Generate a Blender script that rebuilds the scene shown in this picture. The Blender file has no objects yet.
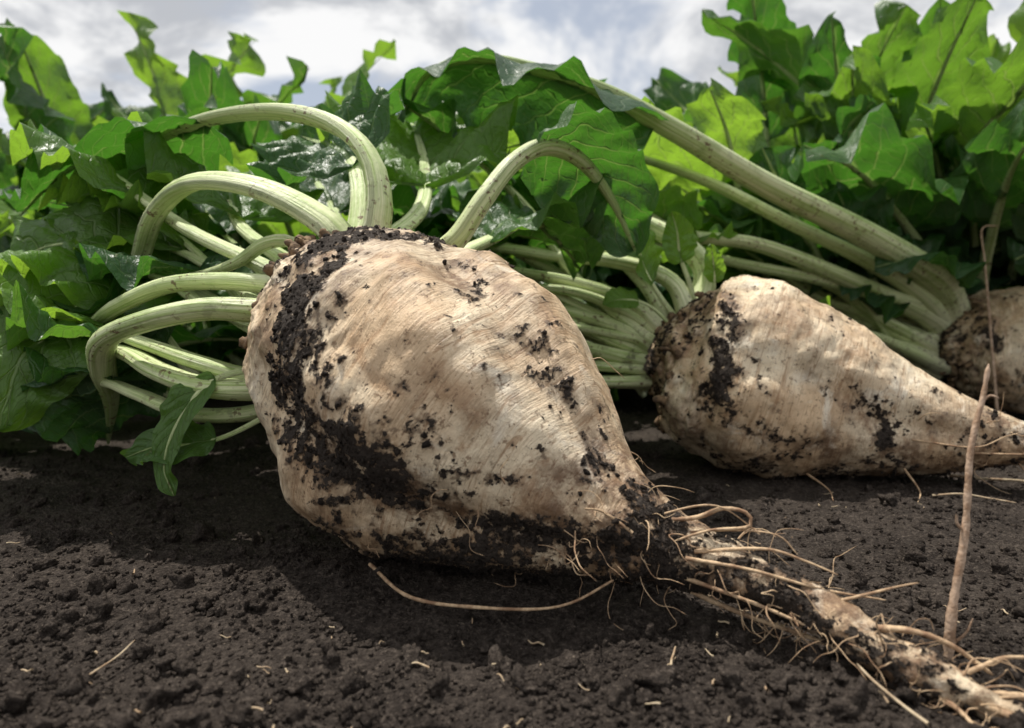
import bpy, math, numpy as np
from mathutils import Vector
MM=0.001
# ---------------------------------------------------------------- noise
def _h(ix,iy,iz,seed):
    n=(ix*374761393)^(iy*668265263)^(iz*1103515245)^(seed*974711)
    n&=0xffffffff
    n=((n^(n>>13))*1274126177)&0xffffffff
    n^=(n>>16)
    n=((n)*668265263)&0xffffffff
    n^=(n>>15)
    return n/4294967295.0
def vnoise(P,seed=0):
    P=np.asarray(P,dtype=np.float64)
    f=np.floor(P); i=f.astype(np.int64); u=P-f; u=u*u*(3-2*u)
    r=0
    for dx in (0,1):
        wx=u[:,0] if dx else 1-u[:,0]
        for dy in (0,1):
            wy=u[:,1] if dy else 1-u[:,1]
            for dz in (0,1):
                wz=u[:,2] if dz else 1-u[:,2]
                r=r+wx*wy*wz*_h(i[:,0]+dx,i[:,1]+dy,i[:,2]+dz,seed)
    return r*2-1
ROT=np.array([[0.36,0.48,-0.8],[-0.8,0.6,0.0],[0.48,0.64,0.6]])
def fbm(P,octv=4,seed=0,gain=.5):
    P=np.asarray(P,dtype=np.float64)@ROT.T
    a=1;s=0;t=0
    for o in range(octv):
        s=s+a*vnoise(P,seed+o*7); t+=a; a*=gain; P=(P@ROT.T)*2.03+11.3
    return s/t
def sstep(a,b,x):
    t=np.clip((x-a)/(b-a),0,1); return t*t*(3-2*t)
# ---------------------------------------------------------------- mesh utils
def make_mesh(name,V,F,mats,midx=None,attrs=None,smooth=True):
    V=np.asarray(V,dtype=np.float32); F=np.asarray(F,dtype=np.int32)
    me=bpy.data.meshes.new(name); k=F.shape[1]
    me.vertices.add(len(V)); me.vertices.foreach_set('co',V.ravel())
    me.loops.add(F.size); me.loops.foreach_set('vertex_index',F.ravel())
    me.polygons.add(len(F)); me.polygons.foreach_set('loop_start',np.arange(0,F.size,k,dtype=np.int32))
    for m in mats: me.materials.append(m)
    if midx is not None: me.polygons.foreach_set('material_index',np.asarray(midx,dtype=np.int32))
    me.polygons.foreach_set('use_smooth',np.full(len(F),smooth))
    if attrs:
        for an,a in attrs.items():
            a=np.asarray(a,dtype=np.float32)
            if a.ndim==2:
                at=me.attributes.new(an,'FLOAT_VECTOR','POINT'); at.data.foreach_set('vector',a.ravel())
            else:
                at=me.attributes.new(an,'FLOAT','POINT'); at.data.foreach_set('value',a)
    me.update(calc_edges=True); me.validate()
    return me
def add_obj(name,me,parent=None,loc=(0,0,0)):
    o=bpy.data.objects.new(name,me); bpy.context.scene.collection.objects.link(o)
    o.location=loc
    if parent: o.parent=parent
    return o
def empty(name,loc=(0,0,0)):
    o=bpy.data.objects.new(name,None); o.empty_display_size=.05
    bpy.context.scene.collection.objects.link(o); return o
def catmull(pts,n):
    P=np.asarray(pts,dtype=np.float64); m=len(P)
    E=np.vstack([2*P[0]-P[1],P,2*P[-1]-P[-2]])
    d=np.r_[0,np.cumsum(np.linalg.norm(np.diff(P[:,:3],axis=0),axis=1)+1e-9)]
    tt=np.linspace(0,d[-1],n)
    seg=np.clip(np.searchsorted(d,tt,side='right')-1,0,m-2)
    u=((tt-d[seg])/(d[seg+1]-d[seg]))[:,None]
    p0,p1,p2,p3=E[seg],E[seg+1],E[seg+2],E[seg+3]
    return .5*((2*p1)+(-p0+p2)*u+(2*p0-5*p1+4*p2-p3)*u*u+(-p0+3*p1-3*p2+p3)*u**3)
def frames(C,up):
    T=np.gradient(C,axis=0); T/=np.linalg.norm(T,axis=1)[:,None]+1e-12
    N=np.zeros_like(T); n=np.array(up,dtype=float)
    for i in range(len(C)):
        n=n-np.dot(n,T[i])*T[i]; l=np.linalg.norm(n)
        if l<1e-6: n=np.cross(T[i],[1,0.1,0.2]); l=np.linalg.norm(n)
        n=n/l; N[i]=n
    S=np.cross(T,N)
    return T,S,N
class Buf:
    def __init__(s): s.V=[];s.F=[];s.M=[];s.A=[];s.n=0
    def grid(s,V,rows,cols,mat,A,wrap=False):
        idx=np.arange(rows*cols).reshape(rows,cols)
        if wrap: nx=np.roll(idx,-1,axis=1); a=idx[:-1];b=nx[:-1];c=nx[1:];d=idx[1:]
        else: a=idx[:-1,:-1];b=idx[:-1,1:];c=idx[1:,1:];d=idx[1:,:-1]
        F=np.stack([a,b,c,d],-1).reshape(-1,4)+s.n
        s.V.append(V);s.F.append(F);s.M.append(np.full(len(F),mat));s.A.append(A);s.n+=len(V)
    def mesh(s,name,mats):
        return make_mesh(name,np.vstack(s.V)*MM,np.vstack(s.F),mats,np.concatenate(s.M),{'pc':np.vstack(s.A)})
rng=np.random.default_rng(7)
def tube(buf,pts,r0,r1,n=24,seg=8,mat=0,up=(0,0,1),rough=0.0):
    C=catmull(pts,n); T,S,N=frames(C,up); th=np.linspace(0,2*np.pi,seg,endpoint=False)
    t=np.linspace(0,1,n); r=r0+(r1-r0)*t; r=r*(1+rough*rng.normal(size=n)); r[-1]*=.3
    V=C[:,None]+r[:,None,None]*(np.cos(th)[None,:,None]*S[:,None]+np.sin(th)[None,:,None]*N[:,None])
    A=np.stack(np.broadcast_arrays(np.cos(th)[None,:],np.sin(th)[None,:],(t*6+rng.random()*50)[:,None]),-1)
    buf.grid(V.reshape(-1,3),n,seg,mat,A.reshape(-1,3),True)
def rs(X,t0,t1,n):
    tt=np.linspace(t0,t1,n); t=np.linspace(0,1,len(X))
    return np.stack([np.interp(tt,t,X[:,k]) for k in range(X.shape[1])],-1)
RSC=1.2
def leafstalk(buf,pts,r0,fs=.55,w=60,up=(0,0,1),n=44,ns=12,seg=16,ruffle=1.0,fold=.25,twist=0.0,nf=3.2,r1f=.45,curl=0.0,nb=46,tone=None):
    r0=r0*RSC
    C=catmull(pts,n); T,S,N=frames(C,up); t=np.linspace(0,1,n)
    tw=twist*t
    S2=S*np.cos(tw)[:,None]+N*np.sin(tw)[:,None]; N2=-S*np.sin(tw)[:,None]+N*np.cos(tw)[:,None]; S,N=S2,N2
    rnd=rng.random()
    if tone is not None: rnd=tone
    th=np.linspace(0,2*np.pi,seg,endpoint=False)
    r=np.where(t<fs, r0*(1.12-(1.12-r1f-.2)*t/max(fs,1e-3)), r0*(r1f+.2)*(1-.88*(t-fs)/(1-fs+1e-9)))
    r=r*(1+.3*np.exp(-t*14))
    rib=1+ (.03*np.cos(5*th+1) if seg>10 else 0)
    sx=1.2*np.cos(th)*rib; nz=.85*np.sin(th)*rib
    nz=np.where(np.sin(th)>0, nz*(.6+.4*np.cos(th)**2), nz)
    V=C[:,None]+r[:,None,None]*(sx[None,:,None]*S[:,None]+nz[None,:,None]*N[:,None])
    A=np.stack(np.broadcast_arrays(th[None,:],t[:,None],np.float64(rnd)),-1)
    buf.grid(V.reshape(-1,3),n,seg,0,A.reshape(-1,3),True)
    if w<=0: return
    Cb=rs(C,fs,1,nb);Tb=rs(T,fs,1,nb);Sb=rs(S,fs,1,nb);Nb=rs(N,fs,1,nb);rb=rs(r[:,None],fs,1,nb)[:,0]
    tb=np.linspace(0,1,nb)
    wp=np.sin(np.pi*tb**.68)**.6*w
    wp=np.maximum(wp,.02*w)
    s=np.linspace(-1,1,ns*2+1)
    k2=rng.random(); ph1,ph2=k2*20,k2*33+2
    SS=s[None,:]; TB=tb[:,None]; W=wp[:,None]
    phs=np.where(SS<0,ph1,ph2)
    edge=np.abs(SS)**1.7
    P1=TB*nf*6.28+phs+1.6*np.sin(TB*5+phs*2)
    P2=TB*nf*2.3*6.28+phs*2.3+2.0*np.sin(TB*9+phs)
    lob=1+.06*np.sin(P1*.9+1)*edge+.035*np.sin(P2)*edge
    lat=SS*W*np.cos(fold)*lob
    hgt=np.abs(SS)*W*np.sin(fold)-curl*W*SS**2
    env=np.clip(TB*5,0,1)
    hgt=hgt+ruffle*w*edge*env*(.24*np.sin(P1)+.12*np.sin(P2))
    q=TB*8-np.abs(SS)*2.2
    hgt=hgt+.06*w*np.abs(np.sin(np.pi*q))*np.sin(np.pi*np.clip(np.abs(SS),0,1))
    Vb=Cb[:,None]+lat[...,None]*Sb[:,None]+(hgt+(rb*.3)[:,None])[...,None]*Nb[:,None]
    Vb=Vb-(np.abs(SS)*W*.12*(1-2*TB))[...,None]*Tb[:,None]
    Vb=Vb.reshape(-1,3)
    nz_=fbm(Vb/20.+k2*50,3,3,.6)
    Vb=Vb+nz_[:,None]*np.repeat(Nb,len(s),axis=0)*w*.22*ruffle
    A=np.stack(np.broadcast_arrays(SS,TB,np.float64(rnd)),-1).reshape(-1,3)
    buf.grid(Vb,nb,len(s),1,A)
# ---------------------------------------------------------------- materials
def newmat(name):
    m=bpy.data.materials.new(name); m.use_nodes=True; nt=m.node_tree
    for x in list(nt.nodes): nt.nodes.remove(x)
    out=nt.nodes.new('ShaderNodeOutputMaterial'); return m,nt,out
class G:
    def __init__(s,nt): s.nt=nt
    def N(s,t,**k):
        n=s.nt.nodes.new(t)
        for a,b in k.items(): setattr(n,a,b)
        return n
    def L(s,a,b): s.nt.links.new(a,b)
    def inp(s,sock,v):
        if isinstance(v,(int,float)): sock.default_value=v
        elif isinstance(v,tuple): sock.default_value=v if len(v)==len(sock.default_value) else (*v,1)
        else: s.L(v,sock)
    def m(s,op,a,b=0.0,c=None,clamp=False):
        n=s.N('ShaderNodeMath',operation=op,use_clamp=clamp); s.inp(n.inputs[0],a); s.inp(n.inputs[1],b)
        if c is not None: s.inp(n.inputs[2],c)
        return n.outputs[0]
    def mr(s,v,a,b,c=0.,d=1.):
        n=s.N('ShaderNodeMapRange'); n.interpolation_type='SMOOTHSTEP'
        s.inp(n.inputs[0],v)
        for i,x in enumerate((a,b,c,d)): n.inputs[i+1].default_value=x
        return n.outputs[0]
    def mix(s,f,a,b,bt='MIX'):
        n=s.N('ShaderNodeMix',data_type='RGBA',blend_type=bt); s.inp(n.inputs[0],f); s.inp(n.inputs[6],a); s.inp(n.inputs[7],b); return n.outputs[2]
    def noise(s,vec,scale,det=3,rough=.5,dist=0.):
        n=s.N('ShaderNodeTexNoise'); 
        if vec is not None: s.L(vec,n.inputs['Vector'])
        n.inputs['Scale'].default_value=scale; n.inputs['Detail'].default_value=det; n.inputs['Roughness'].default_value=rough; n.inputs['Distortion'].default_value=dist
        return n.outputs['Fac']
    def vmul(s,v,t):
        n=s.N('ShaderNodeVectorMath',operation='MULTIPLY'); s.L(v,n.inputs[0]); n.inputs[1].default_value=t; return n.outputs[0]
    def bump(s,h,dist,strength=1.,nrm=None):
        n=s.N('ShaderNodeBump'); n.inputs['Distance'].default_value=dist; n.inputs['Strength'].default_value=strength; s.L(h,n.inputs['Height'])
        if nrm: s.L(nrm,n.inputs['Normal'])
        return n.outputs[0]
    def bsdf(s,col,rough,nrm=None,spec=.5):
        n=s.N('ShaderNodeBsdfPrincipled'); s.inp(n.inputs['Base Color'],col); s.inp(n.inputs['Roughness'],rough)
        n.inputs['Specular IOR Level'].default_value=spec
        if nrm: s.L(nrm,n.inputs['Normal'])
        return n
def mat_leaf():
    m,nt,out=newmat('beet_leaf_blade'); g=G(nt)
    a=g.N('ShaderNodeAttribute',attribute_name='pc'); sp=g.N('ShaderNodeSeparateXYZ'); g.L(a.outputs['Vector'],sp.inputs[0])
    s_,t_,rr=sp.outputs; tc=g.N('ShaderNodeTexCoord').outputs['Object']
    as_=g.m('ABSOLUTE',s_)
    nz=g.noise(tc,34,2)
    q=g.m('ADD',g.m('SUBTRACT',g.m('MULTIPLY',t_,8.),g.m('MULTIPLY',as_,2.2)),g.m('MULTIPLY',nz,1.1))
    d=g.m('ABSOLUTE',g.m('SUBTRACT',g.m('FRACT',q),.5))
    wv=g.m('MULTIPLY',g.mr(d,.015,.07,1,0),g.mr(as_,.35,1.,1,.15))
    q2=g.m('ADD',g.m('ADD',g.m('MULTIPLY',t_,11.),g.m('MULTIPLY',as_,7.)),g.m('MULTIPLY',g.noise(tc,60,1),2.2))
    d2=g.m('ABSOLUTE',g.m('SUBTRACT',g.m('FRACT',q2),.5))
    w2=g.mr(d2,.02,.1,.3,0)
    mid=g.mr(as_,.02,.06,1,0)
    vein=g.m('MAXIMUM',g.m('MAXIMUM',mid,wv),w2)
    n1=g.noise(tc,9,3,.6)
    c=g.mix(g.mr(n1,.3,.7),(.026,.078,.018),(.055,.132,.026))
    c=g.mix(g.m('MULTIPLY',g.mr(rr,.5,1.),.75),c,(.10,.20,.025))
    c=g.mix(g.m('MULTIPLY',g.mr(rr,.4,.0),.7),c,(.030,.074,.038))
    bf=g.N('ShaderNodeNewGeometry').outputs['Backfacing']
    c=g.mix(g.m('MULTIPLY',bf,.5),c,(.11,.18,.095))
    c=g.mix(g.m('MULTIPLY',vein,.45),c,(.26,.36,.14))
    bn=g.noise(tc,110,3,.6)
    c=g.mix(g.mr(bn,.68,.74,0,.5),c,(.14,.11,.035))
    h=g.m('ADD',g.m('MULTIPLY',g.m('SUBTRACT',1.,vein),.7),g.m('MULTIPLY',bn,1.0))
    nr=g.bump(h,.003,.8)
    b=g.bsdf(c,g.mr(n1,.3,.7,.34,.5),nr,.5)
    tr=g.N('ShaderNodeBsdfTranslucent'); tcol=g.mix(g.m('MULTIPLY',vein,.5),g.mix(g.mr(rr,.3,1.),(.08,.25,.02),(.36,.62,.045)),(.38,.50,.13)); g.L(tcol,tr.inputs[0]); g.L(nr,tr.inputs[1])
    mx=g.N('ShaderNodeMixShader'); mx.inputs[0].default_value=.40; g.L(b.outputs[0],mx.inputs[1]); g.L(tr.outputs[0],mx.inputs[2])
    g.L(mx.outputs[0],out.inputs[0]); return m
def mat_stalk():
    m,nt,out=newmat('beet_leaf_stalk'); g=G(nt)
    a=g.N('ShaderNodeAttribute',attribute_name='pc'); sp=g.N('ShaderNodeSeparateXYZ'); g.L(a.outputs['Vector'],sp.inputs[0])
    th,t_,r_=sp.outputs; tc=g.N('ShaderNodeTexCoord').outputs['Object']
    cb=g.N('ShaderNodeCombineXYZ'); g.L(g.m('MULTIPLY',g.m('SINE',th),3.),cb.inputs[0]); g.L(g.m('MULTIPLY',g.m('COSINE',th),3.),cb.inputs[1]); g.L(g.m('ADD',g.m('MULTIPLY',t_,3.),g.m('MULTIPLY',r_,40.)),cb.inputs[2])
    st=g.noise(cb.outputs[0],1.3,4,.6)
    c=g.mix(g.mr(st,.3,.65),(.36,.49,.15),(.72,.77,.46))
    c=g.mix(g.m('MULTIPLY',g.mr(t_,.0,.18,1,0),.7),c,(.80,.78,.58))
    c=g.mix(g.m('MULTIPLY',g.mr(t_,.5,.9,0,1),.6),c,(.26,.40,.10))
    c=g.mix(g.m('MULTIPLY',g.mr(g.noise(tc,25,4,.6),.52,.68),.45),c,(.22,.34,.07))
    sc=g.mr(g.noise(tc,230,3,.6),.58,.64); sc=g.m('MULTIPLY',sc,g.mr(g.noise(tc,28,2),.42,.6))
    c=g.mix(g.m('MULTIPLY',sc,.85),c,(.13,.06,.03))
    d=g.mr(g.noise(tc,60,4,.7),.57,.65); c=g.mix(g.m('MULTIPLY',g.m('MULTIPLY',d,g.mr(t_,.05,.3,1,.22)),.8),c,(.05,.035,.02))
    nr=g.bump(st,.0022,.8); nr=g.bump(g.noise(tc,300,3),.0006,.6,nr)
    b=g.bsdf(c,.42,nr,.42)
    g.L(b.outputs[0],out.inputs[0]); return m
def soilcol(g,tc):
    n1=g.noise(tc,14,3,.6); n2=g.noise(tc,340,4,.75); 
    c=g.mix(g.mr(n1,.3,.7),(.046,.036,.030),(.094,.075,.062))
    c=g.mix(g.mr(n2,.46,.72,0,.8),c,(.21,.17,.14))
    c=g.mix(g.mr(n2,.46,.32,0,.6),c,(.022,.017,.014))
    return c
def mat_soil():
    m,nt,out=newmat('dark_soil'); g=G(nt); tc=g.N('ShaderNodeNewGeometry').outputs['Position']
    c=soilcol(g,tc)
    c=g.mix(g.mr(g.noise(tc,800,1),.68,.76,0,.6),c,(.32,.26,.20))
    vo=g.N('ShaderNodeTexVoronoi'); g.L(tc,vo.inputs['Vector']); vo.inputs['Scale'].default_value=620
    h=g.m('SUBTRACT',1.,vo.outputs['Distance']); h=g.m('ADD',h,g.m('MULTIPLY',g.noise(tc,800,4,.8),1.5))
    nr=g.bump(h,.003,1.)
    b=g.bsdf(c,.94,nr,.15); g.L(b.outputs[0],out.inputs[0]); return m
def mat_wetsoil():
    m,nt,out=newmat('caked_soil'); g=G(nt); tc=g.N('ShaderNodeNewGeometry').outputs['Position']
    c=g.mix(g.mr(g.noise(tc,250,3,.7),.4,.7),(.024,.018,.014),(.085,.062,.047))
    nr=g.bump(g.noise(tc,800,4,.8),.003,1.)
    b=g.bsdf(c,.85,nr,.25); g.L(b.outputs[0],out.inputs[0]); return m
def mat_root():
    m,nt,out=newmat('sugar_beet_skin'); g=G(nt); tc=g.N('ShaderNodeTexCoord').outputs['Object']
    a=g.N('ShaderNodeAttribute',attribute_name='ring').outputs['Vector']
    di=g.N('ShaderNodeAttribute',attribute_name='dirt').outputs['Fac']
    br=g.N('ShaderNodeAttribute',attribute_name='stain').outputs['Fac']
    rings=g.noise(g.vmul(a,(1.6,1.6,14.)),1.,6,.68,1.0)
    rings2=g.noise(g.vmul(a,(4.,4.,60.)),1.,4,.65,.6)
    n1=g.noise(tc,18,5,.62); n2=g.noise(tc,70,6,.72); n3=g.noise(tc,32,5,.65,.5)
    c=g.mix(g.mr(n1,.38,.62),(.88,.74,.53),(.70,.51,.32))
    c=g.mix(g.mr(n3,.52,.66,0,.7),c,(.44,.27,.145))
    c=g.mix(g.mr(n3,.45,.32,0,.75),c,(.93,.85,.69))
    c=g.mix(g.mr(rings,.53,.65,0,.65),c,(.37,.21,.105))
    c=g.mix(g.mr(rings2,.56,.67,0,.55),c,(.33,.19,.10))
    c=g.mix(g.m('MULTIPLY',br,g.mr(n2,.36,.60,.18,.95)),c,(.17,.095,.050))
    c=g.mix(g.mr(g.noise(tc,260,5,.72),.56,.65,0,.75),c,(.20,.115,.06))
    sm=g.m('ADD',di,g.m('MULTIPLY',g.m('SUBTRACT',n2,.5),1.7))
    c=g.mix(g.mr(sm,.08,.48,0,.8),c,(.14,.09,.054))
    fn=g.noise(tc,380,4,.78)
    sc=g.mix(fn,(.020,.015,.011),(.080,.060,.046))
    f=g.mr(g.m('ADD',di,g.m('MULTIPLY',g.m('SUBTRACT',fn,.5),2.3)),.40,.54)
    c=g.mix(f,c,sc)
    h=g.m('ADD',g.m('MULTIPLY',rings,.7),g.m('ADD',g.m('MULTIPLY',rings2,.4),g.m('MULTIPLY',n2,.9)))
    nr=g.bump(h,.0026,.75)
    nr=g.bump(g.m('MULTIPLY',g.noise(tc,800,4,.7),g.m('ADD',f,.18)),.002,.9,nr)
    b=g.bsdf(c,g.m('ADD',.44,g.m('MULTIPLY',f,.44)),nr,.4)
    g.L(b.outputs[0],out.inputs[0]); return m
def mat_simple(name,c1,c2,scale,rough=.7):
    m,nt,out=newmat(name); g=G(nt); tc=g.N('ShaderNodeTexCoord').outputs['Object']
    n=g.noise(tc,scale,4,.65); c=g.mix(g.mr(n,.35,.65),c1,c2)
    b=g.bsdf(c,rough,g.bump(g.noise(tc,scale*4,3),.0008,.7),.3); g.L(b.outputs[0],out.inputs[0]); return m
M_leaf,M_stalk,M_soil,M_root,M_cake=mat_leaf(),mat_stalk(),mat_soil(),mat_root(),mat_wetsoil()
M_hair=mat_simple('rootlet_skin',(.58,.42,.26),(.24,.14,.08),120)
M_straw=mat_simple('dry_straw',(.52,.42,.28),(.30,.20,.12),90)
M_twig=mat_simple('dry_twig',(.55,.40,.29),(.30,.19,.12),160)
M_crown=mat_simple('crown_scar',(.24,.16,.09),(.07,.045,.03),160,.85)
# ---------------------------------------------------------------- ground
def gh(x,y):
    P=np.stack([x,y,np.zeros_like(x)],-1)
    near=1/(1+((x**2+y**2)/4)**1)
    h=.011*fbm(P*7+5,3,1)+near*(.0050*fbm(P*50,3,2)+.0028*np.abs(fbm(P*190,3,3,.6)))
    h+=.05*fbm(P*.3,2,9)*(1-np.exp(-(x**2+y**2)/9))
    return h-.002
def axis(lo,hi,st,g):
    a=list(np.arange(lo,hi,st)); s=st; v=a[-1]; r=[]
    while v<120: s*=g; v+=s; r.append(v)
    s=st; v=lo; l=[]
    while v>-120: s*=g; v-=s; l.append(v)
    return np.array(l[::-1]+a+r)
gx=axis(-.38,.42,.0016,1.055); gy=axis(.17,.62,.0016,1.05)
X,Y=np.meshgrid(gx,gy); Z=gh(X.ravel(),Y.ravel())
V=np.stack([X.ravel(),Y.ravel(),Z],-1); idx=np.arange(X.size).reshape(X.shape)
F=np.stack([idx[:-1,:-1],idx[:-1,1:],idx[1:,1:],idx[1:,:-1]],-1).reshape(-1,4)
add_obj('ground',make_mesh('ground',V,F,[M_soil]))
# clods
import bmesh
def ico(sub):
    bm=bmesh.new(); bmesh.ops.create_icosphere(bm,subdivisions=sub,radius=1); bm.verts.ensure_lookup_table()
    V=np.array([v.co[:] for v in bm.verts]); F=np.array([[v.index for v in f.verts] for f in bm.faces]); bm.free(); return V,F
def scatter_lumps(pos,size,sub,nvar=24,amp=.45,seed=0):
    V0,F0=ico(sub); r=np.random.default_rng(seed); var=[]
    for k in range(nvar):
        d=1+amp*fbm(V0*1.6+k*17.3,3,k); var.append(V0*d[:,None]*r.uniform(.6,1.25,3)[None])
    var=np.array(var); n=len(pos); k=r.integers(0,nvar,n); W=var[k]*size[:,None,None]
    a=r.uniform(0,6.28,n); b=r.uniform(0,6.28,n)
    ca,sa=np.cos(a)[:,None],np.sin(a)[:,None]; x=W[...,0]*ca-W[...,1]*sa; y=W[...,0]*sa+W[...,1]*ca; z=W[...,2]
    cb,sb=np.cos(b)[:,None],np.sin(b)[:,None]; y2=y*cb-z*sb; z2=y*sb+z*cb
    W=np.stack([x,y2,z2],-1)+pos[:,None]
    F=(F0[None]+(np.arange(n)*len(V0))[:,None,None]).reshape(-1,3)
    return W.reshape(-1,3),F
def gpos(n,ymin,ymax,seed):
    r=np.random.default_rng(seed); u=r.uniform(1/ymax,1/ymin,n); y=1/u; x=r.uniform(-.95,.95,n)*(y+.06); return x,y,r
x,y,r=gpos(46000,.16,1.6,11)
keep=fbm(np.stack([x,y,x*0],-1)*18,2,4)+r.uniform(-.7,.9,len(x))>-.1; x,y=x[keep],y[keep]
s=(.0004+.0010*r.random(len(x))**2.4)*(1+1.3*(y-.2)); z=gh(x,y)+s*.35
V1,F1=scatter_lumps(np.stack([x,y,z],-1),s,2,seed=1,amp=.9)
x,y,r=gpos(2200,.17,2.2,12); s=(.0013+.0040*r.random(len(x))**4)*(1+.7*(y-.2)); z=gh(x,y)+s*.3
V2,F2=scatter_lumps(np.stack([x,y,z],-1),s,3,seed=2,amp=1.2)
add_obj('soil_clods',make_mesh('soil_clods',np.vstack([V1,V2]),np.vstack([F1,F2+len(V1)]),[M_soil]))
# ---------------------------------------------------------------- beet roots
def beet_root(name,ctrl,parent,patches,seed,na=360,nl=620,groove=(-.6,.9),stubs=46):
    C4=catmull([c[:4] for c in ctrl],nl); C=C4[:,:3]; r=np.maximum(C4[:,3],.6)
    T,S,N=frames(C,(0,0,1)); t=np.linspace(0,1,nl)
    th=np.linspace(0,2*np.pi,na,endpoint=False)
    cs,sn=np.cos(th),np.sin(th)
    D=cs[None,:,None]*S[:,None]+sn[None,:,None]*N[:,None]
    dist=np.r_[0,np.cumsum(np.linalg.norm(np.diff(C,axis=0),axis=1))]
    RC=np.stack(np.broadcast_arrays(cs[None,:]*1.,sn[None,:]*1.,(dist/60.)[:,None]),-1).reshape(-1,3)+seed*3.1
    R=np.repeat(r,na); TT=np.repeat(t,na); TH=np.tile(th,nl)
    big=np.clip(R/60,0,1)
    f=1+.03*np.cos(3*TH+seed+2.2*TT)*big+.08*fbm(RC*np.array([1.5,1.5,1.5]),3,seed)*big
    f+=.05*fbm(RC*np.array([3.2,3.2,3.]),3,seed+4)*big
    f+= .011*fbm(RC*np.array([2.,2.,9.]),3,seed+5)*sstep(-.2,.4,fbm(RC*1.3,2,seed+12))
    for ga in groove:
        a=np.angle(np.exp(1j*(TH-ga-1.0*TT-.25*np.sin(TT*9))))
        f-=.10*np.exp(-(a/.22)**2)*sstep(.10,.3,TT)*sstep(.9,.5,TT)
        f+=.03*np.exp(-((np.abs(a)-.45)/.2)**2)*sstep(.12,.3,TT)*sstep(.8,.5,TT)
    f+=.28*np.clip(fbm(RC*np.array([3.2,3.2,4.5]),4,seed+9),-.4,1)*sstep(.20,.03,TT)
    P=np.repeat(C,na,axis=0)+D.reshape(-1,3)*(R*f)[:,None]
    P+=D.reshape(-1,3)*(fbm(P/9.,3,seed+3)*(np.clip(1.2-R/25,0,1)*3.2+.6))[:,None]
    w=np.zeros(len(P)); st=np.zeros(len(P))
    for (c,rad,s_,kind) in patches:
        e=np.exp(-((P-np.array(c))**2/np.array(rad)**2).sum(1))*s_
        if kind=='d': w+=e
        else: st+=e
    w+=.75*sstep(.13,.0,TT)+.5*sstep(50,8,P[:,2])*sstep(15,40,R)+.05+.36*sstep(40,14,R)*sstep(.3,.6,TT)
    for ga in groove:
        a=np.angle(np.exp(1j*(TH-ga-1.0*TT-.25*np.sin(TT*9)))); w+=.35*np.exp(-(a/.25)**2)*sstep(.15,.4,TT)
    st+=.8*sstep(.17,.02,TT)+.1+1.1*sstep(50,16,R)*sstep(.3,.6,TT)+.35*sstep(80,30,P[:,2])*sstep(15,40,R)
    nn=fbm(P/15.,4,seed+20,.65); n3=fbm(P/4.2,4,seed+21,.7)
    w=np.clip(w,0,1.02)
    dirt=np.clip(w+nn*.9+n3*1.25-.38,0,1)
    st=np.clip(st+fbm(P/28.,3,seed+31)*.9,0,1)
    ca=sstep(.38,.6,dirt)
    P+=D.reshape(-1,3)*(ca*(.5+2.0*np.abs(fbm(P/2.8,3,seed+40,.7))+1.0*fbm(P/8.,2,seed+41)))[:,None]*np.clip(R/20,.35,1)[:,None]
    idx=np.arange(nl*na).reshape(nl,na); nx=np.roll(idx,-1,axis=1)
    F=np.stack([idx[:-1],nx[:-1],nx[1:],idx[1:]],-1).reshape(-1,4)
    me=make_mesh(name+'_skin',P*MM,F,[M_root],None,{'ring':RC,'dirt':dirt,'stain':st})
    add_obj('root',me,parent)
    rr=np.random.default_rng(seed); cand=np.nonzero((dirt>.42)&(R>4))[0]; pk=rr.choice(cand,min(8500,len(cand)//3),replace=False)
    sz=(.25+1.35*rr.random(len(pk))**4)*np.clip(R[pk]/22,.45,1)
    Vc,Fc=scatter_lumps((P[pk]+D.reshape(-1,3)[pk]*.15)*MM,sz*MM,2,seed=seed,amp=1.1)
    add_obj('caked_soil_crumbs',make_mesh(name+'_crumbs',Vc,Fc,[M_cake]),parent)
    sbuf=Buf(); P3=P.reshape(nl,na,3); D3=D
    for k in range(stubs):
        i=int(nl*rr.uniform(.01,.10)); j=rr.integers(0,na); d=D3[i,j]*.8-T[i]*rr.uniform(.4,1.3)+rr.normal(size=3)*.3; d/=np.linalg.norm(d)
        p=P3[i,j]-d*3; L=rr.uniform(5,11); tube(sbuf,[p,p+d*L*.5,p+d*L+rr.normal(size=3)*2],rr.uniform(2.5,5.5),rr.uniform(1.,2.6),10,9,rough=.14)
    add_obj('crown_stubs',make_mesh(name+'_stubs',np.vstack(sbuf.V)*MM,np.vstack(sbuf.F),[M_crown]),parent)
    return C,r
def hairs(buf,C,r,n,i0,i1,rg,lo=12,hi=45,rad=(.25,.6)):
    for k in range(n):
        i=rg.integers(int(len(C)*i0),int(len(C)*i1)); d=rg.normal(size=3); d[2]=d[2]*.6-.25; d/=np.linalg.norm(d)
        p=C[i]+d*r[i]*.9; L=rg.uniform(lo,hi); pts=[p]; v=d.copy()
        for j in range(5):
            v=v+rg.normal(size=3)*.6+np.array([0.25,-.1,-.2]); v/=np.linalg.norm(v); q=pts[-1]+v*L/5
            q[2]=max(q[2],1.5); pts.append(q)
        tube(buf,pts,rg.uniform(*rad),.12,16,5)
b1=empty('sugar_beet')
ctrl1=[(-131,441,152,3),(-126,437,149,22),(-116,430,144,38),(-102,417,131,58),(-84,405,119,71),(-52,385,95,85),(-20,365,78,80),(9,345,60,59),(34,325,45,35),(57,308,36,20),(79,295,30,13),(103,280,23,10),(123,262,15,8),(139,245,9,7),(150,235,5,6),(160,225,2,4.5),(174,214,-2,2)]
Q=70
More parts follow.
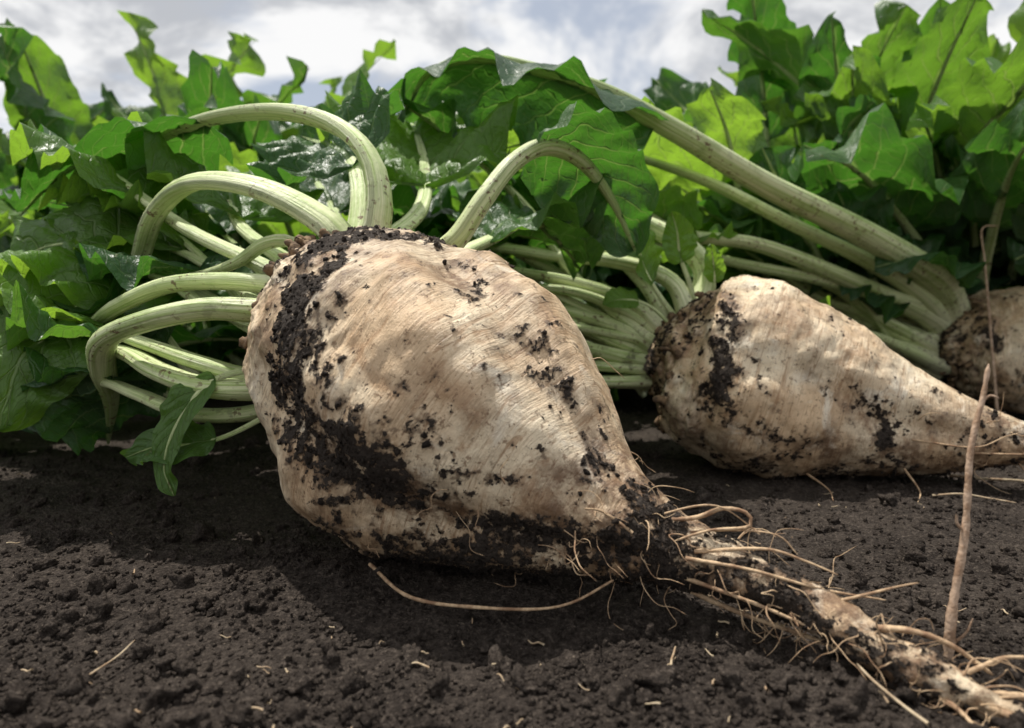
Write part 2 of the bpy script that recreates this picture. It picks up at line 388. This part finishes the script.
pt1=[((-94,360,158),(17,Q,20),1.1,'d'),((-102,360,128),(19,Q,22),.95,'d'),((-104,360,100),(20,Q,22),.85,'d'),((-76,380,172),(22,45,9),.9,'d'),((-46,380,174),(22,45,6),.7,'d'),
((-76,325,78),(22,Q,14),.95,'d'),((-52,305,66),(22,Q,13),.95,'d'),((-35,300,88),(10,Q,10),.55,'d'),((-92,350,60),(18,Q,16),.7,'d'),((-75,340,105),(16,Q,14),.5,'d'),
((0,300,40),(24,Q,10),.8,'d'),((14,303,74),(9,Q,6),.7,'d'),((-5,300,62),(14,Q,6),.6,'d'),((28,310,60),(12,Q,7),.4,'d'),((-8,310,120),(12,Q,8),.3,'d'),
((56,300,33),(18,30,9),1.2,'d'),((84,290,26),(18,25,8),1.2,'d'),((110,275,18),(14,25,7),.9,'d'),((130,255,12),(16,16,8),.6,'d'),((-20,330,20),(60,80,13),.5,'d'),
((-60,390,165),(34,50,16),1.1,'s'),((-20,360,148),(26,50,10),.9,'s'),((-40,310,50),(60,60,22),.7,'s'),((-98,380,110),(34,80,55),.7,'s'),((30,320,100),(30,60,10),.4,'s')]
C,r=beet_root('sugar_beet_a',ctrl1,b1,pt1,3,na=420,nl=760)
hb=Buf()
for p,a,b in [([(54,300,44),(75,290,48),(86,286,53),(95,283,52),(95,281,47),(80,283,45),(66,285,40)],1.2,.5),
 ([(74,284,36),(99,275,40),(113,270,37),(124,266,33)],1.0,.3),([(70,282,34),(92,272,33),(118,268,27),(140,262,25)],.9,.3),([(50,290,42),(38,292,50),(30,290,52)],.9,.3),
 ([(110,270,18),(128,262,26),(142,259,31),(150,258,33)],.9,.3),([(123,260,15),(139,248,20),(152,243,17),(165,240,8)],1.5,.7),([(126,258,14),(140,246,15),(150,238,11),(160,232,4)],1.8,.8),
 ([(146,238,6),(160,238,12),(170,240,14),(186,243,12)],1.2,.4),([(150,234,4),(165,230,6),(178,230,4),(190,232,1)],1.8,.7),([(150,234,4),(158,222,4),(164,212,2),(172,205,1)],2.,.8),([(140,244,5),(145,230,3),(146,218,1)],1.4,.6),
 ([(-70,345,10),(-46,312,7),(-15,300,7),(20,296,9),(46,300,20)],1.0,.5),([(60,300,22),(90,285,12),(118,268,7),(138,250,4)],1.3,.6),([(40,305,30),(64,290,26),(95,270,20),(120,258,12)],1.2,.5),
 ([(52,303,40),(66,292,50),(84,286,54),(100,282,44)],.6,.25),([(60,298,38),(82,286,44),(104,278,45),(112,274,38)],.6,.25)]:
    tube(hb,p,a,b,30,7,rough=.08)
hr=np.random.default_rng(5)
hairs(hb,C,r,170,.48,.97,hr,8,38,(.15,.45)); hairs(hb,C,r,110,.68,.97,hr,8,30,(.15,.4)); hairs(hb,C,r,60,.28,.6,hr,8,30,(.12,.3))
add_obj('rootlets',make_mesh('rootlets_a',np.vstack(hb.V)*MM,np.vstack(hb.F),[M_hair]),b1)
def bundle(buf,org,dir_,n,rg,spread=.3,L=(300,420),rad=(5,9),w=(40,62),lift=.5,res=36):
    d0=np.array(dir_,float); d0/=np.linalg.norm(d0)
    for k in range(n):
        d=d0+rg.normal(size=3)*spread*np.array([1,1,.6]); d[2]=abs(d[2])*.6+.02; d/=np.linalg.norm(d)
        Lk=rg.uniform(*L); p=np.array(org,float)+rg.normal(size=3)*np.array([6,10,20]); pts=[p]; v=d.copy(); v[2]+=lift*rg.random()
        for j in range(6):
            v=v/np.linalg.norm(v); q=pts[-1]+v*Lk/6; q[2]=max(q[2],22); pts.append(q); v=v+rg.normal(size=3)*.12+np.array([0,0,-.16*lift*(j>1)])
        leafstalk(buf,pts,rg.uniform(*rad),rg.uniform(.5,.62),rg.uniform(*w),n=res,ns=9,twist=rg.uniform(-.7,.7),ruffle=rg.uniform(.7,1.3),curl=rg.uniform(0,.3))
lb=Buf()
leafstalk(lb,[(-110,428,150),(-88,421,172),(-80,420,198),(-88,430,230),(-117,450,257),(-166,480,274),(-232,520,279),(-306,560,268),(-380,600,262),(-440,625,225)],7.2,.52,56,twist=.5,tone=.1)
leafstalk(lb,[(-114,430,150),(-104,425,178),(-126,430,198),(-165,440,215),(-209,455,219),(-242,475,203),(-266,500,174),(-302,540,134),(-330,570,70)],8.0,.62,60)
leafstalk(lb,[(-112,432,150),(-140,427,153),(-173,430,156),(-215,440,154),(-258,460,141),(-299,490,126),(-365,530,125),(-440,560,90)],6.3,.6,60)
leafstalk(lb,[(-112,430,142),(-140,410,138),(-175,405,139),(-210,405,132),(-240,415,121),(-258,440,104),(-275,480,75),(-300,520,40)],8.4,.66,50)
leafstalk(lb,[(-262,560,175),(-272,540,176),(-286,510,164),(-300,478,138),(-314,448,102),(-318,434,62)],2.6,.12,56,up=(.1,-.6,.8),ruffle=.6,fold=.1,nf=2,tone=1.)
leafstalk(lb,[(-220,500,80),(-262,500,140),(-300,510,180),(-345,515,185),(-400,520,150)],3,.3,55,up=(0,-.5,.9),ruffle=.9,tone=.95)
leafstalk(lb,[(-118,415,105),(-140,410,93),(-175,405,93),(-209,415,101),(-249,445,112),(-330,500,120)],7.4,.65,50)
leafstalk(lb,[(-118,425,110),(-152,420,98),(-187,420,106),(-228,440,116),(-277,470,125),(-350,540,120)],6,.6,55)
leafstalk(lb,[(-118,420,95),(-150,418,78),(-190,415,76),(-230,430,86),(-270,460,90),(-330,520,70)],5.5,.6,45)
leafstalk(lb,[(-118,440,160),(-136,440,180),(-155,442,180),(-178,450,168),(-221,480,162),(-310,540,160)],4.5,.5,50)
leafstalk(lb,[(-105,440,150),(-70,450,165),(-40,448,180),(-21,452,207),(-1,470,236),(23,490,253),(50,510,248),(76,530,222),(96,545,186)],8.8,.56,44,up=(-.6,0,1),curl=.5,tone=.3)
leafstalk(lb,[(-118,412,110),(-145,402,104),(-172,397,95),(-188,392,72),(-193,388,50),(-186,385,34)],2.0,.42,13,up=(-.5,-.8,.3),nf=2,ruffle=.6,tone=.8)
leafstalk(lb,[(-118,412,90),(-160,400,66),(-185,398,60),(-205,400,58),(-222,402,52)],1.6,.5,15,up=(0,-.7,.7),nf=2)
leafstalk(lb,[(-115,445,150),(-105,470,190),(-110,500,230),(-130,540,260),(-180,600,290)],6,.5,60)
leafstalk(lb,[(-110,445,150),(-95,480,180),(-70,530,215),(-75,600,265),(-95,680,320),(-110,740,340)],6,.42,85,up=(0,-.5,.85),tone=1.)
leafstalk(lb,[(-112,440,140),(-150,470,170),(-200,520,200),(-240,570,240),(-320,640,250)],6,.45,70,tone=.8)
leafstalk(lb,[(-112,440,130),(-90,480,150),(-20,520,190),(20,560,210),(60,620,180)],7,.5,60)
bundle(lb,(-114,440,125),(-1,.55,.25),6,np.random.default_rng(4),.2,(280,380),(4,6),(36,52))
add_obj('leaves',lb.mesh('leaves_a',[M_stalk,M_leaf]),b1)
b2=empty('sugar_beet')
ctrl2=[(130,641,111,3),(134,639,109,22),(144,633,105,41),(158,626,100,60),(171,620,95,73),(210,605,83,82),(260,590,67,69),(308,570,52,48),(352,550,43,30),(388,535,38,17),(430,520,30,10),(480,500,18,6),(540,480,3,2.5)]
pt2=[((172,570,135),(8,Q,18),1.1,'d'),((163,560,105),(8,Q,20),1.1,'d'),((160,560,80),(14,Q,14),.8,'d'),((205,560,45),(35,50,16),.6,'d'),((280,540,40),(24,50,10),.5,'d'),((150,600,70),(12,60,30),.6,'d'),((230,590,150),(40,50,12),.9,'s'),((300,560,30),(60,50,16),.6,'s'),((165,590,140),(20,60,16),.7,'s'),((250,590,135),(50,60,14),.5,'s')]
C,r=beet_root('sugar_beet_b',ctrl2,b2,pt2,8,na=320,nl=520,groove=(-.2,2.4))
hb=Buf()
for p in [[(300,525,42),(340,515,38),(360,512,46),(372,510,50)],[(340,525,32),(380,510,34),(400,505,40)],[(230,545,12),(235,520,6),(232,505,1)],[(300,535,18),(300,515,6),(290,500,1)],[(380,530,28),(385,520,15),(388,515,8)]]: tube(hb,p,1.0,.3,20,6)
hairs(hb,C,r,50,.4,.95,hr)
add_obj('rootlets',make_mesh('rootlets_b',np.vstack(hb.V)*MM,np.vstack(hb.F),[M_hair]),b2)
lb=Buf(); bg=np.random.default_rng(21)
for p,r0,w in [([(165,635,125),(148,640,168),(100,650,188),(40,665,195),(-30,690,205),(-130,740,200)],8.8,50),([(145,640,118),(110,645,150),(60,650,168),(0,660,180),(-100,700,200)],8.4,50),
 ([(140,640,105),(95,645,128),(40,650,145),(-20,665,160),(-90,700,180)],8,45),([(140,638,92),(100,640,100),(50,640,112),(-10,650,125),(-90,680,140)],8.4,40),([(140,635,80),(100,630,78),(60,630,80),(0,640,90),(-60,660,110)],7,40),
 ([(165,640,130),(178,650,180),(150,670,213),(110,700,235),(40,750,250),(-30,800,260)],8,60),([(150,640,120),(120,650,170),(80,670,205),(30,690,215),(-40,740,230)],6.5,55),([(145,640,110),(108,642,138),(60,640,158),(10,650,162),(-60,690,150)],6,45),([(140,636,86),(105,634,90),(60,636,94),(10,640,102),(-70,660,112)],6,40)]:
    leafstalk(lb,p,r0,.62,w,twist=bg.uniform(-.5,.5))
leafstalk(lb,[(160,635,120),(135,625,150),(118,618,175),(108,612,200),(92,608,215),(80,605,200)],2.6,.42,26,up=(0,-.6,.8),nf=2,ruffle=.7,tone=.9)
leafstalk(lb,[(170,635,130),(160,630,165),(150,625,190),(146,620,212),(140,615,228)],2.0,.55,16,up=(0,-1,.2),nf=2,ruffle=.6,tone=.9)
leafstalk(lb,[(180,635,130),(182,630,165),(180,625,182),(176,620,200)],1.8,.5,10,up=(0,-1,.2),nf=2,ruffle=.6,tone=1.)
leafstalk(lb,[(150,625,120),(120,612,145),(95,605,150),(78,600,145)],1.6,.6,12,up=(0,-.7,.7),nf=2,ruffle=.6,tone=.95)
bundle(lb,(145,645,105),(-1,.35,.28),11,bg,rad=(4,8))
add_obj('leaves',lb.mesh('leaves_b',[M_stalk,M_leaf]),b2)
b3=empty('sugar_beet')
ctrl3=[(578,962,103,3),(583,960,102,22),(593,955,102,42),(609,950,101,60),(627,945,99,73),(675,930,92,84),(730,910,77,70),(785,890,60,48),(845,870,45,28),(905,850,30,14),(975,830,8,5)]
C,r=beet_root('sugar_beet_c',ctrl3,b3,[((605,900,110),(9,60,30),1.2,'d'),((635,870,60),(30,60,20),.6,'d'),((645,930,165),(30,60,12),.5,'s')],14,na=240,nl=360,groove=(0.1,2.9))
lb=Buf()
leafstalk(lb,[(600,955,120),(580,930,155),(525,870,188),(396,790,232),(262,720,272),(160,670,312),(80,640,343),(15,630,360),(-30,630,368),(-74,635,358),(-105,645,318)],13.5,.68,64,n=64,up=(0,.5,1),fold=-.85,curl=.2,r1f=.36,tone=.02)
leafstalk(lb,[(590,955,115),(550,930,142),(428,860,178),(283,800,220),(182,760,228),(114,740,262),(50,730,285),(-20,740,280)],11,.66,55,n=50)
leafstalk(lb,[(590,960,120),(530,900,162),(430,850,207),(320,810,247),(220,780,287),(130,760,312),(50,760,330),(-20,770,320)],9,.62,60,n=50)
leafstalk(lb,[(590,960,120),(550,925,150),(470,880,165),(370,850,185),(270,820,200),(180,790,215),(80,790,230)],9,.7,55,n=50)
leafstalk(lb,[(590,955,130),(556,900,175),(520,850,197),(470,820,205),(420,810,195)],4,.35,42,up=(0,-.5,.8),tone=.1)
bundle(lb,(588,965,105),(-1,-.12,.16),14,bg,.14,(380,520),(5,9),lift=.35)
bundle(lb,(590,975,110),(-.7,.9,.4),6,bg,.25,(350,480),(6,9))
add_obj('leaves',lb.mesh('leaves_c',[M_stalk,M_leaf]),b3)
b4=empty('sugar_beet')
C,r=beet_root('sugar_beet_d',[(a+480,b+330,c,d) for a,b,c,d in ctrl3],b4,[((1130,1200,60),(40,40,30),.7,'d')],17,na=160,nl=220)
lb=Buf(); bundle(lb,(1068,1295,105),(-1,0,.3),10,bg,.25,(350,480),(7,11)); add_obj('leaves',lb.mesh('leaves_d',[M_stalk,M_leaf]),b4)
# ---------------------------------------------------------------- lifted leaves lying behind
lb=Buf(); lg=np.random.default_rng(33)
for k in range(185):
    x=lg.uniform(-950,1100); y=lg.uniform(640,1300)
    if x<-150: y=lg.uniform(580,1250)
    if x>150: y=max(y,980)
    z=lg.uniform(25,120)
    v=np.array([-.7+lg.normal()*.5,.25+lg.normal()*.5,.35+lg.random()*.8]); Lk=lg.uniform(230,410)*(1+.3*(y>1000)); pts=[np.array([x,y,z])]
    for j in range(6):
        v/=np.linalg.norm(v); q=pts[-1]+v*Lk/6; q[2]=max(q[2],25); pts.append(q); v=v+lg.normal(size=3)*.15+np.array([0,0,-.22*(j>0)])
    leafstalk(lb,pts,lg.uniform(3.5,7),lg.uniform(.35,.52),lg.uniform(42,74),n=30,ns=9,seg=12,nb=32,twist=lg.uniform(-.8,.8),ruffle=lg.uniform(.9,1.6),curl=lg.uniform(0,.35))
add_obj('beet_leaf_pile',lb.mesh('beet_leaf_pile',[M_stalk,M_leaf]))
# ---------------------------------------------------------------- standing crop
crop=empty('beet_crop_foliage'); metas=[]
for k in range(8):
    pb=Buf(); pg=np.random.default_rng(100+k); nL=pg.integers(24,30)
    for j in range(nL):
        az=j*2.4+pg.normal()*.3; lean=pg.uniform(.10,1.0); L=pg.uniform(400,700)*(1-.2*lean); d=np.array([math.cos(az)*lean,math.sin(az)*lean,1.]); 
        pts=[np.array([math.cos(az)*18,math.sin(az)*18,10])]; v=d/np.linalg.norm(d)
        for q in range(6):
            pts.append(pts[-1]+v*L/6); v=v+np.array([math.cos(az)*.10,math.sin(az)*.10,-.06-.12*lean*(q>2)])+pg.normal(size=3)*.08; v/=np.linalg.norm(v)
        leafstalk(pb,pts,pg.uniform(3.8,6),pg.uniform(.52,.64),pg.uniform(42,66),up=(-math.cos(az),-math.sin(az),.6),n=22,ns=8,seg=7,nb=28,twist=pg.uniform(-.9,.9),ruffle=pg.uniform(1.1,1.9),fold=pg.uniform(.1,.45),nf=2.6,curl=pg.uniform(0,.3))
    metas.append(pb.mesh('beet_plant_%d'%k,[M_stalk,M_leaf]))
cg=np.random.default_rng(77)
def plant(x,y,s):
    o=add_obj('beet_plant',metas[cg.integers(0,8)],crop,(x,y,0)); o.rotation_euler=(cg.normal()*.1,cg.normal()*.1,cg.uniform(0,6.28)); o.scale=(s,s,s*cg.uniform(.92,1.06))
for ri in range(9):
    yy=1.42+ri*.44
    xx=-2.2-ri*.35
    while xx<2.6+ri*.4:
        plant(xx+cg.normal()*.03,yy+cg.normal()*.06,cg.uniform(.90,1.14)*(1+.16*(xx>.4)+.05*(xx<-.2))); xx+=.18
for p in [(.58,1.22,1.2),(.78,1.16,1.35),(.98,1.2,1.35)]: plant(*p)
# ---------------------------------------------------------------- debris
sb=Buf(); sg=np.random.default_rng(9)
def straw(x,y,a,L,rad,lift=0):
    pts=[]
    for j in range(4):
        u=(j/3-.5)*L; px,py=x+math.cos(a)*u+sg.normal()*L*.02,y+math.sin(a)*u+sg.normal()*L*.02
        pts.append((px,py,gh(np.array([px*MM]),np.array([py*MM]))[0]*1000+1.6+rad+lift*j/3+sg.random()))
    tube(sb,pts,rad,rad*.7,12,6)
for k in range(110):
    y=1000/sg.uniform(1/1.,1/.2); x=sg.uniform(-.8,.8)*y; straw(x,y,sg.uniform(0,3.14),sg.uniform(1.2,7),sg.uniform(.2,.5))
straw(-150,258,1.35,30,.4,5); straw(395,560,-.35,75,1.3,2); straw(330,500,-.3,50,.8); straw(125,232,1.9,28,.6,4); straw(60,262,1.2,14,.5)
add_obj('straw_debris',make_mesh('straw_debris',np.vstack(sb.V)*MM,np.vstack(sb.F),[M_straw]))
tb=Buf()
tube(tb,[(163,262,-3),(165,262,22),(171,264,50),(175,267,80),(181,269,100),(184,270,113)],1.9,.9,44,9,rough=.09)
tube(tb,[(180,269,98),(183,268,101),(186,267,100)],.7,.4,8,6); tube(tb,[(164,262,8),(168,259,14),(170,258,20)],.7,.3,8,6); tube(tb,[(171,264,50),(168,264,53),(167,263,57)],.7,.4,8,6)
add_obj('dry_twig',make_mesh('dry_twig',np.vstack(tb.V)*MM,np.vstack(tb.F),[M_twig]))
tb=Buf(); tube(tb,[(584,840,2),(580,842,70),(576,846,150),(573,848,205),(571,850,245),(590,848,248)],1.9,1.2,44,8,rough=.06)
add_obj('dry_twig',make_mesh('dry_twig_b',np.vstack(tb.V)*MM,np.vstack(tb.F),[M_twig]))
# ---------------------------------------------------------------- sky + sun
w=bpy.data.worlds.new('World'); bpy.context.scene.world=w; w.use_nodes=True; nt=w.node_tree; g=G(nt)
for x in list(nt.nodes): nt.nodes.remove(x)
EL,AZ=math.radians(72),math.radians(-50)
sky=g.N('ShaderNodeTexSky'); sky.sky_type='NISHITA'; sky.sun_disc=False; sky.sun_elevation=EL; sky.sun_rotation=AZ
tc=g.N('ShaderNodeTexCoord').outputs['Generated']; sp=g.N('ShaderNodeSeparateXYZ'); g.L(tc,sp.inputs[0])
dz=g.m('ADD',g.m('MAXIMUM',sp.outputs[2],0.),.22)
cb=g.N('ShaderNodeCombineXYZ'); g.L(g.m('DIVIDE',sp.outputs[0],dz),cb.inputs[0]); g.L(g.m('DIVIDE',sp.outputs[1],dz),cb.inputs[1]); cb.inputs[2].default_value=3.3
n1=g.noise(cb.outputs[0],1.5,5,.58,.3); n2=g.noise(cb.outputs[0],2.2,6,.6,.3)
cl=g.mix(g.mr(n2,.38,.54),(5.6,5.8,6.2),(10.3,10.3,10.3))
col=g.mix(g.mr(n1,.34,.46),g.mix(.5,sky.outputs[0],(8.,8.3,8.8)),cl)
bgn=g.N('ShaderNodeBackground'); bgn.inputs['Strength'].default_value=.094; g.L(col,bgn.inputs[0])
wo=g.N('ShaderNodeOutputWorld'); g.L(bgn.outputs[0],wo.inputs[0])
sl=bpy.data.lights.new('sun','SUN'); sl.energy=5.0; sl.angle=math.radians(.5); sl.color=(1,.955,.88)
so=bpy.data.objects.new('sun',sl); bpy.context.scene.collection.objects.link(so)
sv=Vector((math.sin(AZ)*math.cos(EL),math.cos(AZ)*math.cos(EL),math.sin(EL))); so.rotation_euler=sv.to_track_quat('Z','Y').to_euler()
# ---------------------------------------------------------------- camera
cam=bpy.data.cameras.new('camera'); co=bpy.data.objects.new('camera',cam); bpy.context.scene.collection.objects.link(co)
co.location=(0,0,.128); co.rotation_euler=(math.radians(90),0,0)
cam.lens=24.6; cam.sensor_width=36; cam.shift_y=-.038; cam.clip_start=.01; cam.clip_end=500
cam.dof.use_dof=True; cam.dof.focus_distance=.36; cam.dof.aperture_fstop=10
sc=bpy.context.scene; sc.camera=co
sc.view_settings.view_transform='Standard'; sc.view_settings.look='None'; sc.view_settings.exposure=0
